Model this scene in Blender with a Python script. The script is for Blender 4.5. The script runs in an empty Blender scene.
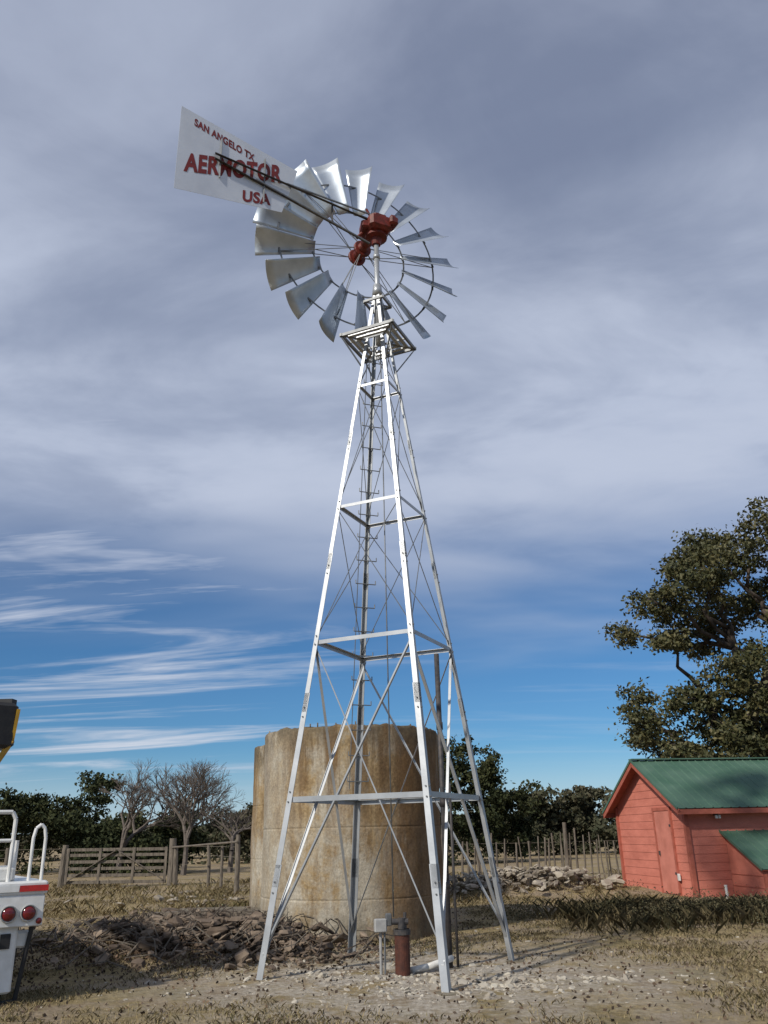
import bpy, math, random
import numpy as np
from mathutils import Vector, Matrix, noise
random.seed(7); rng=np.random.default_rng(11)
sc=bpy.context.scene
sc.view_settings.view_transform='Standard'; sc.view_settings.look='None'; sc.view_settings.exposure=0
V=Vector
# ---------------------------------------------------------------- materials
def mat(name,c1,c2=None,rough=.8,metal=0.,scale=4.,stretch=(1,1,1),bump=0.,bscale=None,c3=None,detail=5,lo=.35,hi=.65,island=False,spec=.3):
    m=bpy.data.materials.new(name); m.use_nodes=True; nt=m.node_tree; N=nt.nodes; L=nt.links
    b=N['Principled BSDF']; b.inputs['Roughness'].default_value=rough; b.inputs['Metallic'].default_value=metal
    b.inputs['Specular IOR Level'].default_value=spec
    tc=N.new('ShaderNodeTexCoord'); mp=N.new('ShaderNodeMapping'); mp.inputs['Scale'].default_value=stretch
    L.new(tc.outputs['Object'],mp.inputs['Vector'])
    n=N.new('ShaderNodeTexNoise'); n.inputs['Scale'].default_value=scale; n.inputs['Detail'].default_value=2 if island else detail; n.inputs['Roughness'].default_value=.6
    L.new(mp.outputs[0],n.inputs['Vector'])
    r=N.new('ShaderNodeValToRGB'); r.color_ramp.elements[0].position=lo; r.color_ramp.elements[1].position=hi
    r.color_ramp.elements[0].color=(*c1,1); r.color_ramp.elements[1].color=(*(c2 or [x*.75 for x in c1]),1)
    if c3:
        e=r.color_ramp.elements.new((lo+hi)/2); e.color=(*c3,1)
    if island:
        g=N.new('ShaderNodeNewGeometry'); ad=N.new('ShaderNodeMath'); ad.operation='MULTIPLY_ADD'; ad.inputs[1].default_value=.45
        s=N.new('ShaderNodeMath'); s.operation='SUBTRACT'; s.inputs[1].default_value=.22
        L.new(g.outputs['Random Per Island'],ad.inputs[0]); L.new(n.outputs[0],ad.inputs[2]); L.new(ad.outputs[0],s.inputs[0]); L.new(s.outputs[0],r.inputs[0])
    else: L.new(n.outputs[0],r.inputs[0])
    L.new(r.outputs[0],b.inputs['Base Color'])
    if bump:
        n2=N.new('ShaderNodeTexNoise'); n2.inputs['Scale'].default_value=bscale or scale*5; n2.inputs['Detail'].default_value=4
        L.new(mp.outputs[0],n2.inputs['Vector'])
        bp=N.new('ShaderNodeBump'); bp.inputs['Strength'].default_value=bump; bp.inputs['Distance'].default_value=.02
        L.new(n2.outputs[0],bp.inputs['Height']); L.new(bp.outputs[0],b.inputs['Normal'])
    return m
galv=mat('galvanized_steel',(.43,.445,.46),(.33,.345,.36),rough=.42,metal=.5,scale=3,bump=.03)
galv_d=mat('galvanized_dull',(.20,.21,.22),(.13,.135,.14),rough=.5,metal=.4,scale=5)
bladem=mat('blade_galvanized',(.52,.565,.62),(.34,.38,.43),rough=.36,metal=.6,scale=2.0,bump=.04,lo=.3,hi=.7)
vanem=mat('vane_galvanized',(.60,.63,.68),(.48,.51,.57),rough=.45,metal=.2,scale=1.6,bump=.05,lo=.3,hi=.7)
redm=mat('red_cast_iron',(.17,.024,.015),(.08,.016,.01),rough=.5,scale=12,bump=.2)
redt=mat('red_stencil_paint',(.20,.025,.025),(.13,.02,.02),rough=.6,scale=12)
darkiron=mat('dark_iron',(.045,.045,.05),(.09,.08,.075),rough=.6,metal=.3,scale=15)
rust=mat('rusty_pipe',(.10,.035,.022),(.05,.02,.015),rough=.7,scale=14,bump=.3)
white=mat('white_paint',(.74,.74,.73),(.58,.58,.56),rough=.35,scale=5,spec=.5)
whitep=mat('white_pvc',(.62,.62,.6),(.45,.43,.4),rough=.4,scale=8)
greybox=mat('grey_box',(.36,.36,.35),(.26,.26,.26),rough=.5,scale=9)
black=mat('black_rubber',(.02,.02,.022),(.03,.03,.03),rough=.6,scale=10)
yellow=mat('yellow_paint',(.50,.30,.03),(.34,.2,.03),rough=.45,scale=6)
redrefl=mat('red_reflector',(.50,.02,.02),(.38,.02,.02),rough=.25,scale=30,spec=.6)
lampred=mat('dark_red_lens',(.16,.01,.012),(.11,.01,.01),rough=.15,scale=30,spec=.6)
glass=mat('dark_glass',(.02,.025,.03),(.03,.035,.04),rough=.08,scale=3,spec=.6)
redwall=mat('red_painted_siding',(.58,.20,.145),(.43,.14,.10),rough=.85,scale=1.6,stretch=(1,1,2.5),bump=.3,bscale=22,lo=.3,hi=.7,spec=.15)
reddoor=mat('red_painted_door',(.54,.20,.15),(.42,.15,.11),rough=.8,scale=2.5,bump=.15,spec=.15)
redtrim=mat('red_trim',(.40,.12,.085),(.30,.09,.06),rough=.8,scale=6,spec=.15)
green=mat('green_metal_roof',(.05,.11,.075),(.085,.15,.11),rough=.55,metal=.0,scale=1.2,spec=.35,bump=.05)
wood=mat('weathered_wood',(.20,.17,.135),(.09,.075,.06),rough=.9,scale=7,stretch=(3,3,.5),bump=.5)
bark=mat('oak_bark',(.09,.07,.055),(.045,.036,.03),rough=.95,scale=5,stretch=(2,2,.5),bump=.7)
twig=mat('bare_bark',(.16,.135,.115),(.085,.07,.06),rough=.95,scale=5)
oakleaf=mat('oak_leaves',(.030,.036,.012),(.13,.11,.045),c3=(.066,.066,.026),rough=.6,scale=.6,island=True,lo=.2,hi=.85)
cedar=mat('cedar_foliage',(.020,.027,.013),(.07,.072,.032),c3=(.038,.045,.02),rough=.8,scale=.35,island=True,lo=.2,hi=.85,spec=.1)
farleaf=mat('far_foliage',(.038,.044,.026),(.11,.095,.062),c3=(.066,.066,.04),rough=.9,scale=.12,island=True,lo=.2,hi=.85,spec=.1)
grassm=mat('dry_grass',(.44,.35,.20),(.19,.175,.08),c3=(.33,.265,.145),rough=.85,scale=.45,island=True,lo=.2,hi=.8)
weedm=mat('weeds',(.08,.075,.035),(.27,.215,.12),c3=(.15,.125,.065),rough=.85,scale=.8,island=True,lo=.25,hi=.8)
deadleaf=mat('dead_leaves',(.16,.105,.07),(.045,.034,.026),c3=(.09,.062,.042),rough=.9,scale=1.5,island=True,lo=.2,hi=.8)
rockm=mat('limestone_rubble',(.50,.46,.38),(.24,.205,.165),rough=.95,scale=2.5,bump=.6,island=True,lo=.2,hi=.85)
concm=mat('mossy_concrete',(.22,.19,.14),(.10,.085,.06),rough=.9,scale=3,bump=.5)

# ---------------------------------------------------------------- mesh builder
class MB:
    def __init__(s): s.v=[];s.f=[];s.m=[]
    def add(s,vs,fs,mi=0):
        o=len(s.v); s.v+= [tuple(p) for p in vs]; s.f+=[tuple(i+o for i in f) for f in fs]; s.m+=[mi]*len(fs)
    def ext(s,prof0,prof1,mi=0,cap=True):
        n=len(prof0); fs=[(i,(i+1)%n,n+(i+1)%n,n+i) for i in range(n)]
        if cap: fs+= [tuple(range(n))[::-1],tuple(range(n,2*n))]
        s.add(list(prof0)+list(prof1),fs,mi)
    def beam(s,p0,p1,w,h,mi=0,up=None):
        p0=V(p0);p1=V(p1);d=(p1-p0).normalized(); up=V(up) if up else (V((0,0,1)) if abs(d.z)<.9 else V((0,1,0)))
        a=d.cross(up).normalized(); b=a.cross(d)
        q=[a*w/2+b*h/2,-a*w/2+b*h/2,-a*w/2-b*h/2,a*w/2-b*h/2]
        s.ext([p0+k for k in q],[p1+k for k in q],mi)
    def box(s,c,sz,mi=0,rot=0,bev=0):
        c=V(c);x,y,z=[k/2 for k in sz];R=Matrix.Rotation(rot,3,'Z')
        if bev:
            b=bev
            pr=[(-x+b,-y),(x-b,-y),(x,-y+b),(x,y-b),(x-b,y),(-x+b,y),(-x,y-b),(-x,-y+b)]
            rings=[]
            for zz,k in ((-z,.0),(-z+b,1),(z-b,1),(z,.0)):
                sx=1 if k else (x-b)/x; sy=1 if k else (y-b)/y
                rings.append([c+R@V((px*sx,py*sy,zz)) for px,py in pr])
            vs=sum(rings,[]);fs=[]
            for r in range(3):
                for i in range(8): fs.append((r*8+i,r*8+(i+1)%8,r*8+8+(i+1)%8,r*8+8+i))
            fs+=[tuple(range(8))[::-1],tuple(range(24,32))]
            s.add(vs,fs,mi);return
        vs=[c+R@V((a*x,b*y,d*z)) for d in(-1,1) for a,b in((-1,-1),(1,-1),(1,1),(-1,1))]
        s.add(vs,[(3,2,1,0),(4,5,6,7),(0,1,5,4),(1,2,6,5),(2,3,7,6),(3,0,4,7)],mi)
    def cyl(s,p0,p1,r0,r1=None,n=10,mi=0,cap=True):
        r1=r0 if r1 is None else r1; p0=V(p0);p1=V(p1);d=(p1-p0)
        if d.length<1e-6: return
        d.normalize(); a=d.orthogonal().normalized();b=d.cross(a)
        c=[a*math.cos(2*math.pi*i/n)+b*math.sin(2*math.pi*i/n) for i in range(n)]
        s.ext([p0+k*r0 for k in c],[p1+k*r1 for k in c],mi,cap)
    def tube(s,pts,r,n=8,mi=0):
        for i in range(len(pts)-1): s.cyl(pts[i],pts[i+1],r if not isinstance(r,(list,tuple)) else r[i],None if not isinstance(r,(list,tuple)) else r[i+1],n,mi)
    def angle(s,p0,p1,da,db,w,t=.008,mi=0):
        p0=V(p0);p1=V(p1);da=V(da).normalized();db=V(db).normalized()
        q=[V((0,0,0)),da*w,da*w+db*t,da*t+db*t,da*t+db*w,db*w]
        s.ext([p0+k for k in q],[p1+k for k in q],mi)
    def revolve(s,c,axis,prof,n=20,mi=0):
        c=V(c);axis=V(axis).normalized();a=axis.orthogonal().normalized();b=axis.cross(a)
        vs=[c+axis*h+(a*math.cos(2*math.pi*i/n)+b*math.sin(2*math.pi*i/n))*r for h,r in prof for i in range(n)]
        fs=[(k*n+i,k*n+(i+1)%n,(k+1)*n+(i+1)%n,(k+1)*n+i) for k in range(len(prof)-1) for i in range(n)]
        s.add(vs,fs,mi)
    def make(s,name,mats,parent=None,smooth=False):
        me=bpy.data.meshes.new(name); me.from_pydata(s.v,[],s.f)
        for m in mats: me.materials.append(m)
        me.polygons.foreach_set('material_index',s.m)
        if smooth: me.polygons.foreach_set('use_smooth',[True]*len(s.f))
        me.update()
        o=bpy.data.objects.new(name,me); sc.collection.objects.link(o)
        if parent: o.parent=parent
        return o
def empty(name,loc=(0,0,0)):
    e=bpy.data.objects.new(name,None); sc.collection.objects.link(e); return e
def fast(name,verts,nper,m,parent=None):
    n=len(verts); k=n//nper; me=bpy.data.meshes.new(name)
    me.vertices.add(n); me.vertices.foreach_set('co',np.asarray(verts,dtype=np.float32).ravel())
    me.loops.add(n); me.loops.foreach_set('vertex_index',np.arange(n,dtype=np.int32))
    me.polygons.add(k); me.polygons.foreach_set('loop_start',np.arange(0,n,nper,dtype=np.int32))
    me.polygons.foreach_set('loop_total',np.full(k,nper,dtype=np.int32))
    me.update(calc_edges=True); me.materials.append(m)
    o=bpy.data.objects.new(name,me); sc.collection.objects.link(o)
    if parent:o.parent=parent
    print(name,k)
    return o
def leaves(C,size,aspect=.55):
    n=len(C); a=rng.normal(size=(n,3)); a/=np.linalg.norm(a,axis=1)[:,None]
    b=rng.normal(size=(n,3)); b-=a*np.sum(a*b,1)[:,None]; b/=np.linalg.norm(b,axis=1)[:,None]
    s=(size*rng.uniform(.6,1.3,n))[:,None]
    return np.stack([C-a*s,C+b*s*aspect,C+a*s,C-b*s*aspect],1).reshape(-1,3)
def puff(c,r,n,flat=(1,1,.8)):
    return np.array(c)+rng.normal(size=(n,3))*r*.5*np.array(flat)
def gh(x,y):
    h=.05*noise.noise(V((x*.35,y*.35,0)))+.02*noise.noise(V((x*1.5,y*1.5,3)))
    d=((x+2.9)/2.2)**2+((y-14.0)/1.7)**2
    h+=.22*math.exp(-d*1.2)
    d2=((x-3.6)/2.4)**2+((y-24)/.9)**2
    h+=.28*math.exp(-d2)
    return h
# ---------------------------------------------------------------- ground
def axis_coords(lim,fine,step):
    a=list(np.arange(0,fine,step)); v=a[-1]
    st=step
    while v<lim: st*=1.25; v+=st; a.append(v)
    return a
xs=axis_coords(1500,12,.16); xs=[-k for k in xs[:0:-1]]+xs
ys=axis_coords(2500,28,.18); ys=[-3000,-800,-200,-60,-20,-6,-2]+ys
gm=MB(); nx=len(xs)
for y in ys:
    for x in xs: gm.v.append((x,y,gh(x,y) if abs(x)<40 and -6<y<60 else 0))
for j in range(len(ys)-1):
    for i in range(nx-1):
        gm.f.append((j*nx+i,j*nx+i+1,(j+1)*nx+i+1,(j+1)*nx+i)); gm.m.append(0)
def ground_mat():
    m=bpy.data.materials.new('dry_ground'); m.use_nodes=True; nt=m.node_tree;N=nt.nodes;L=nt.links;b=N['Principled BSDF']
    b.inputs['Roughness'].default_value=.95; b.inputs['Specular IOR Level'].default_value=.1
    tc=N.new('ShaderNodeTexCoord')
    def nz(scale,detail=5,rough=.65):
        n=N.new('ShaderNodeTexNoise');n.inputs['Scale'].default_value=scale;n.inputs['Detail'].default_value=detail;n.inputs['Roughness'].default_value=rough;L.new(tc.outputs['Object'],n.inputs['Vector']);return n.outputs[0]
    def ramp(i,stops):
        r=N.new('ShaderNodeValToRGB')
        while len(r.color_ramp.elements)<len(stops): r.color_ramp.elements.new(.5)
        for e,(p,c) in zip(r.color_ramp.elements,stops): e.position=p;e.color=(*c,1)
        L.new(i,r.inputs[0]);return r.outputs[0]
    def mix(f,a,b2,t='MIX'):
        x=N.new('ShaderNodeMix');x.data_type='RGBA';x.blend_type=t
        if isinstance(f,float): x.inputs[0].default_value=f
        else: L.new(f,x.inputs[0])
        L.new(a,x.inputs[6]);L.new(b2,x.inputs[7]);return x.outputs[2]
    base=ramp(nz(.45),[(.3,(.20,.17,.085)),(.43,(.29,.235,.125)),(.56,(.37,.295,.175)),(.72,(.22,.17,.105))])
    fine=ramp(nz(9,7,.75),[(.3,(.42,.42,.42)),(.7,(1.4,1.33,1.22))])
    col=mix(.9,base,fine,'MULTIPLY')
    dirt=ramp(nz(.8,6,.7),[(.47,(0,0,0)),(.55,(.85,.85,.85))]); dc=ramp(nz(20,4),[(.3,(.21,.16,.112)),(.7,(.42,.34,.245))])
    col=mix(dirt,col,dc)
    sep=N.new('ShaderNodeVectorMath');sep.operation='DISTANCE';sep.inputs[1].default_value=(.3,10.9,0);L.new(tc.outputs['Object'],sep.inputs[0])
    mr=N.new('ShaderNodeMapRange');mr.inputs[1].default_value=4.0;mr.inputs[2].default_value=1.0;L.new(sep.outputs['Value'],mr.inputs[0])
    ad=N.new('ShaderNodeMath');ad.operation='MULTIPLY';L.new(mr.outputs[0],ad.inputs[0])
    pn=ramp(nz(1.7,8,.72),[(.40,(0,0,0)),(.52,(1,1,1))]);L.new(pn,ad.inputs[1])
    cal=ramp(nz(14,5),[(.35,(.30,.25,.19)),(.65,(.60,.55,.47))])
    col=mix(ad.outputs[0],col,cal)
    L.new(col,b.inputs['Base Color'])
    bp=N.new('ShaderNodeBump');bp.inputs['Strength'].default_value=.9;bp.inputs['Distance'].default_value=.06;L.new(nz(12,7,.78),bp.inputs['Height']);L.new(bp.outputs[0],b.inputs['Normal'])
    return m
gm.make('ground',[ground_mat()],smooth=True)

# ---------------------------------------------------------------- windmill tower
wm=empty('windmill')
CX,CY,S,YAW,AP=-.027,11.55,1.705,-1.2146,10.43
def leg(i,z):
    k=S*(1-z/AP);a=YAW+(i%4)*math.pi/2
    return V((CX+k*math.cos(a),CY+k*math.sin(a),z))
LV=[0,2.04,4.07,6.10,8.18,9.05]
t=MB()
for i in range(4):
    da=(leg(i+1,0)-leg(i,0)).normalized();db=(leg(i-1,0)-leg(i,0)).normalized()
    brk=[-.2,1.0,3.1,5.1,7.1,10.05]
    for k in range(5):
        w=[.085,.075,.066,.058,.05][k]
        t.angle(leg(i,brk[k]),leg(i,brk[k+1]+(.25 if k<4 else 0)),da,db,w,.009)
    for z in brk[1:-1]+LV[1:5]:
        for d,o in((da,db),(db,da)):
            for q in (-.06,.06):
                c=leg(i,z+q)+d*.03-o*.004
                t.cyl(c,c-o*.012,.010,n=6,mi=2)
    t.box(leg(i,.0)+V((0,0,-.045)),(.22,.22,.1),1,rot=YAW+i)
for i in range(4):
    d=(leg(i+1,0)-leg(i,0)).normalized();inw=(V((CX,CY,0))-(leg(i,0)+leg(i+1,0))/2).normalized()
    for k in range(1,5):
        w=[0,.065,.055,.045,.035][k]
        a,b=leg(i,LV[k])+inw*.012,leg(i+1,LV[k])+inw*.012
        t.angle(a,b,(0,0,-1),inw,w,.007)
    for (za,zb,w) in ((.25,4.0,.04),(4.1,6.05,.0),(6.15,8.13,.0),(8.2,9.05,.0)):
        for q,(f,g) in enumerate(((i,i+1),(i+1,i))):
            a,b=leg(f,za)+inw*(.02+.02*q),leg(g,zb)+inw*(.02+.02*q)
            if w: t.angle(a,b,(0,0,1),inw,w,.006,0)
            else: t.cyl(a,b,.0065,n=5,mi=2)
t.make('tower_frame',[galv,concm,galv_d],wm)
l=MB()
side=(leg(1,0)-leg(3,0)).normalized();inn=(V((CX,CY,0))-leg(2,0)).normalized()
z=2.3
while z<9.0:
    P=leg(2,z)+inn*.05
    l.tube([P-side*.16+V((0,0,.06)),P-side*.16,P+side*.16,P+side*.16+V((0,0,.06))],.008,6)
    z+=.36
l.cyl(leg(2,2.2)+inn*.05-side*.13,leg(2,9)+inn*.05-side*.13,.007,n=5)
l.make('ladder',[galv_d],wm)
p=MB();zp=9.05;hd=.63
cor=[V((CX+hd*math.cos(YAW+i*math.pi/2),CY+hd*math.sin(YAW+i*math.pi/2),zp)) for i in range(4)]
for i in range(4):
    a,b=cor[i],cor[(i+1)%4]; n=(b-a).normalized()
    p.beam(a-n*.03,b+n*.03,.035,.05,0)
    c0=V((CX,CY,zp)); 
    for q in (.80,.58):
        p.beam(c0+(a-c0)*q,c0+(b-c0)*q,.055,.02,1)
    p.beam(leg(i,zp-.5),a-V((0,0,.03)),.02,.02,0)
    p.beam(leg(i,zp),a,.03,.03,0)
for f in (.33,.66):
    p.beam(cor[0]*(1-f)+cor[1]*f+V((0,0,.03)),cor[3]*(1-f)+cor[2]*f+V((0,0,.03)),.02,.03,0)
zt=9.78;h2=.24
c2=[V((CX+h2*math.cos(YAW+i*math.pi/2),CY+h2*math.sin(YAW+i*math.pi/2),zt)) for i in range(4)]
for i in range(4):
    p.beam(c2[i],c2[(i+1)%4],.03,.04,0); p.beam(leg(i,zt),c2[i],.02,.02,0)
p.make('service_platform',[galv_d,galv],wm)
m=MB();m.cyl((CX,CY,9.0),(CX,CY,11.15),.045,n=12);m.cyl((CX,CY,9.95),(CX,CY,10.15),.09,.07,n=12);m.cyl((CX,CY,10.7),(CX,CY,10.78),.06,n=12)
m.cyl((CX+.03,CY-.05,.6),(CX+.03,CY,9.1),.009,n=6,mi=1)
m.make('mast_pipe',[galv,galv_d],wm,True)
# ---- motor
HZ=11.365;PH=-.428;AX=V((math.sin(PH),math.cos(PH),0));RT=V((math.cos(PH),-math.sin(PH),0));UP=V((0,0,1))
C0=V((CX,CY,HZ));WC=C0+AX*.74
g=MB()
g.revolve(C0-UP*.38,UP,[(0,.0),(0,.075),(.12,.10),(.14,.19),(.2,.19),(.26,.12)],16)
g.box(C0-UP*.05,(.42,.54,.28),0,rot=-PH,bev=.05)
g.box(C0+AX*-.02+V((0,0,.10)),(.28,.38,.14),0,rot=-PH,bev=.045)
g.revolve(C0+V((0,0,.16)),UP,[(0,.14),(.05,.13),(.08,.07),(.08,0)],16)
g.cyl(C0+AX*.15,C0+AX*.98,.055,n=12)
g.revolve(C0+AX*.24,AX,[(0,.0),(0,.14),(.15,.12),(.25,.08)],16)
for d in(.58,.84):
    g.revolve(C0+AX*d,AX,[(0,0),(0,.15),(.015,.165),(.05,.165),(.065,.15),(.065,.07)],18)
g.revolve(C0+AX*.5,AX,[(0,.06),(.06,.10),(.36,.10),(.46,.06)],14)
g.revolve(C0-AX*.2+RT*.18+V((0,0,.02)),RT,[(0,0),(0,.125),(.05,.125),(.07,.07),(.12,.055),(.12,0)],14)
g.box(C0+RT*.20+AX*-.2+V((0,0,-.02)),(.16,.27,.16),0,rot=.5,bev=.03)
g.box(C0-RT*.21+V((0,0,-.08)),(.16,.28,.16),0,rot=.2,bev=.03)
g.cyl(C0+RT*.1+UP*.12,C0+RT*.34+UP*.2-AX*.1,.025,n=8)
g.cyl(C0-RT*.14+UP*.1-AX*.1,C0-RT*.22+UP*.24-AX*.1,.022,n=8)
g.cyl(C0-RT*.18-UP*.1,C0-RT*.32-UP*.24+AX*.12,.03,n=8)
for k in range(6):
    a_=k*1.047; g.cyl(C0+(RT*math.cos(a_)+UP*math.sin(a_))*.11+AX*.9,C0+(RT*math.cos(a_)+UP*math.sin(a_))*.11+AX*.93,.014,n=6)
g.make('motor',[redm],wm)
# ---- wheel
w=MB();R1=1.95;R0=.86;B=math.radians(35)
def wp(r,a,d=0): return WC+(RT*math.cos(a)+UP*math.sin(a))*r+AX*d
for k in range(18):
    al=math.radians(90+20*k+random.uniform(-1,1))
    rho=RT*math.cos(al)+UP*math.sin(al);tau=-RT*math.sin(al)+UP*math.cos(al)
    bt=B+random.uniform(-.06,.06)
    ch=tau*math.cos(bt)+AX*math.sin(bt);nn=ch.cross(rho)
    vs=[];NR=6;NC=8
    for i in range(NR+1):
        f=i/NR;r=R0+(R1-R0)*f;wd=.22+(.52-.22)*f
        for j in range(NC+1):
            s_=j/NC*2-1
            vs.append(WC+rho*r+ch*(s_*wd/2)+nn*((s_*s_-.5)*wd*.11*(-1)))
    fs=[(i*(NC+1)+j,i*(NC+1)+j+1,(i+1)*(NC+1)+j+1,(i+1)*(NC+1)+j) for i in range(NR) for j in range(NC)]
    w.add(vs,fs,0)
wheel=w.make('wheel_blades',[bladem],wm,True)
sol=wheel.modifiers.new('t','SOLIDIFY');sol.thickness=.003
r=MB()
for rad,d in((.90,0.04),(1.52,.05)):
    n=72
    for k in range(n):
        a0,a1=2*math.pi*k/n,2*math.pi*(k+1)/n
        r.beam(wp(rad,a0,d),wp(rad,a1,d),.03,.007,0,up=AX)
for k in range(6):
    a=math.radians(60*k+10)
    for da in(-.13,.13):
        r.cyl(WC+AX*.14+(wp(.13,a)-WC),wp(1.52,a+da*.5,.05),.008,n=5)
        r.cyl(WC-AX*.15+(wp(.13,a)-WC),wp(1.52,a+da*.5,.05),.007,n=5)
for k in range(18):
    a=math.radians(90+20*k)
    for rad in(.9,1.52): r.beam(wp(rad,a-.07,.03),wp(rad,a+.07,.07),.04,.01,0,up=AX)
r.make('wheel_rings',[galv_d],wm)
# ---- tail / vane
PS=math.radians(-125);T=V((math.sin(PS),math.cos(PS),0));NF=V((.574,-.819,0)).normalized()
def vp(s_,z,o=0): return V((CX,CY,z))+T*s_+NF*o
v=MB()
cs=[(1.55,11.79),(1.82,10.82),(3.58,10.43),(3.57,12.02)]
v.ext([vp(a,b,-.002) for a,b in cs],[vp(a,b,.002) for a,b in cs],0)
v.make('vane_sheet',[vanem],wm)
v=MB()
for q in(-1,1):
    v.angle(vp(.12,11.18+.2*q,.05*q),vp(3.0,11.30+.05*q,.03),(0,0,1),tuple(NF),.042,.007)
v.beam(vp(.15,10.95,.02),vp(2.3,11.22,.03),.022,.022,1)
v.beam(vp(.9,11.06,.03),vp(.9,11.38,.03),.03,.02)
v.beam(vp(2.9,10.95,.02),vp(2.9,11.72,.02),.022,.018,1)
v.beam(vp(2.15,10.85,.02),vp(2.15,11.72,.02),.022,.018,1)
v.beam(vp(.05,11.5,.1),vp(1.75,11.42,.02),.022,.022,1)
v.make('tail_arm',[darkiron,galv_d],wm)
def text_on_vane(body,sL,zL,sR,zR,h,name,face=.006,off=.03):
    cu=bpy.data.curves.new(name,'FONT');cu.body=body;cu.size=1;cu.offset=off;cu.space_character=1.08
    o=bpy.data.objects.new('tmp',cu);sc.collection.objects.link(o)
    dg=bpy.context.evaluated_depsgraph_get();me=bpy.data.meshes.new_from_object(o.evaluated_get(dg))
    bpy.data.objects.remove(o)
    X=[p.co.x for p in me.vertices];Y=[p.co.y for p in me.vertices];x0,x1,y1=min(X),max(X),max(Y)
    for p_ in me.vertices:
        f=(p_.co.x-x0)/(x1-x0);s_=sL+(sR-sL)*f;z=zL+(zR-zL)*f+p_.co.y/y1*h
        p_.co=vp(s_,z,face)
    me.materials.clear();me.materials.append(redt);me.name=name
    ob=bpy.data.objects.new(name,me);sc.collection.objects.link(ob);ob.parent=wm
text_on_vane('AERMOTOR',3.46,10.82,1.84,11.42,.34,'vane_lettering',off=.045)
text_on_vane('SAN ANGELO TX',3.35,11.76,2.33,11.58,.14,'vane_place_lettering',off=.04)
text_on_vane('USA',2.50,10.72,2.02,10.87,.21,'vane_country_lettering',off=.04)

# ---------------------------------------------------------------- well head things
wl=empty('well_head')
a=MB();cx,cy=.10,11.15
a.cyl((cx,cy,-.05),(cx,cy,.50),.092,n=20);a.cyl((cx,cy,.44),(cx,cy,.50),.105,n=20,mi=1);a.cyl((cx,cy,.50),(cx,cy,.62),.05,n=14,mi=1)
a.cyl((cx-.12,cy,.58),(cx+.08,cy,.58),.035,n=10,mi=1);a.cyl((cx+.04,cy,.5),(cx+.04,cy,.68),.02,n=8,mi=1)
a.make('well_casing',[rust,darkiron],wl)
a=MB()
a.tube([(cx+.1,cy+.1,.04),(cx+.3,cy+.2,.06),(cx+.62,cy+.42,.12)],.038,n=12)
a.make('discharge_pipe',[whitep],wl,True)
e=MB();ex,ey=-.16,11.2
e.cyl((ex,ey,-.05),(ex,ey,.5),.018,n=8);e.box((ex,ey-.03,.54),(.15,.09,.15),0,rot=.2,bev=.012);e.box((ex+.1,ey,.60),(.07,.08,.14),1,rot=.2,bev=.01)
e.cyl((ex+.05,ey,-.02),(ex+.05,ey,.48),.012,n=8,mi=1)
e.make('electrical_box',[greybox,galv_d])
s_=MB();s_.cyl((.70,11.72,-.05),(.70,11.72,3.95),.036,n=12);
for z in(.9,1.9,2.9): s_.cyl((.70,11.72,z),(.70,11.72,z+.1),.046,n=12)
s_.cyl((.80,11.75,-.05),(.80,11.75,2.2),.018,n=8)
s_.make('stand_pipe',[darkiron],None,True)

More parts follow.
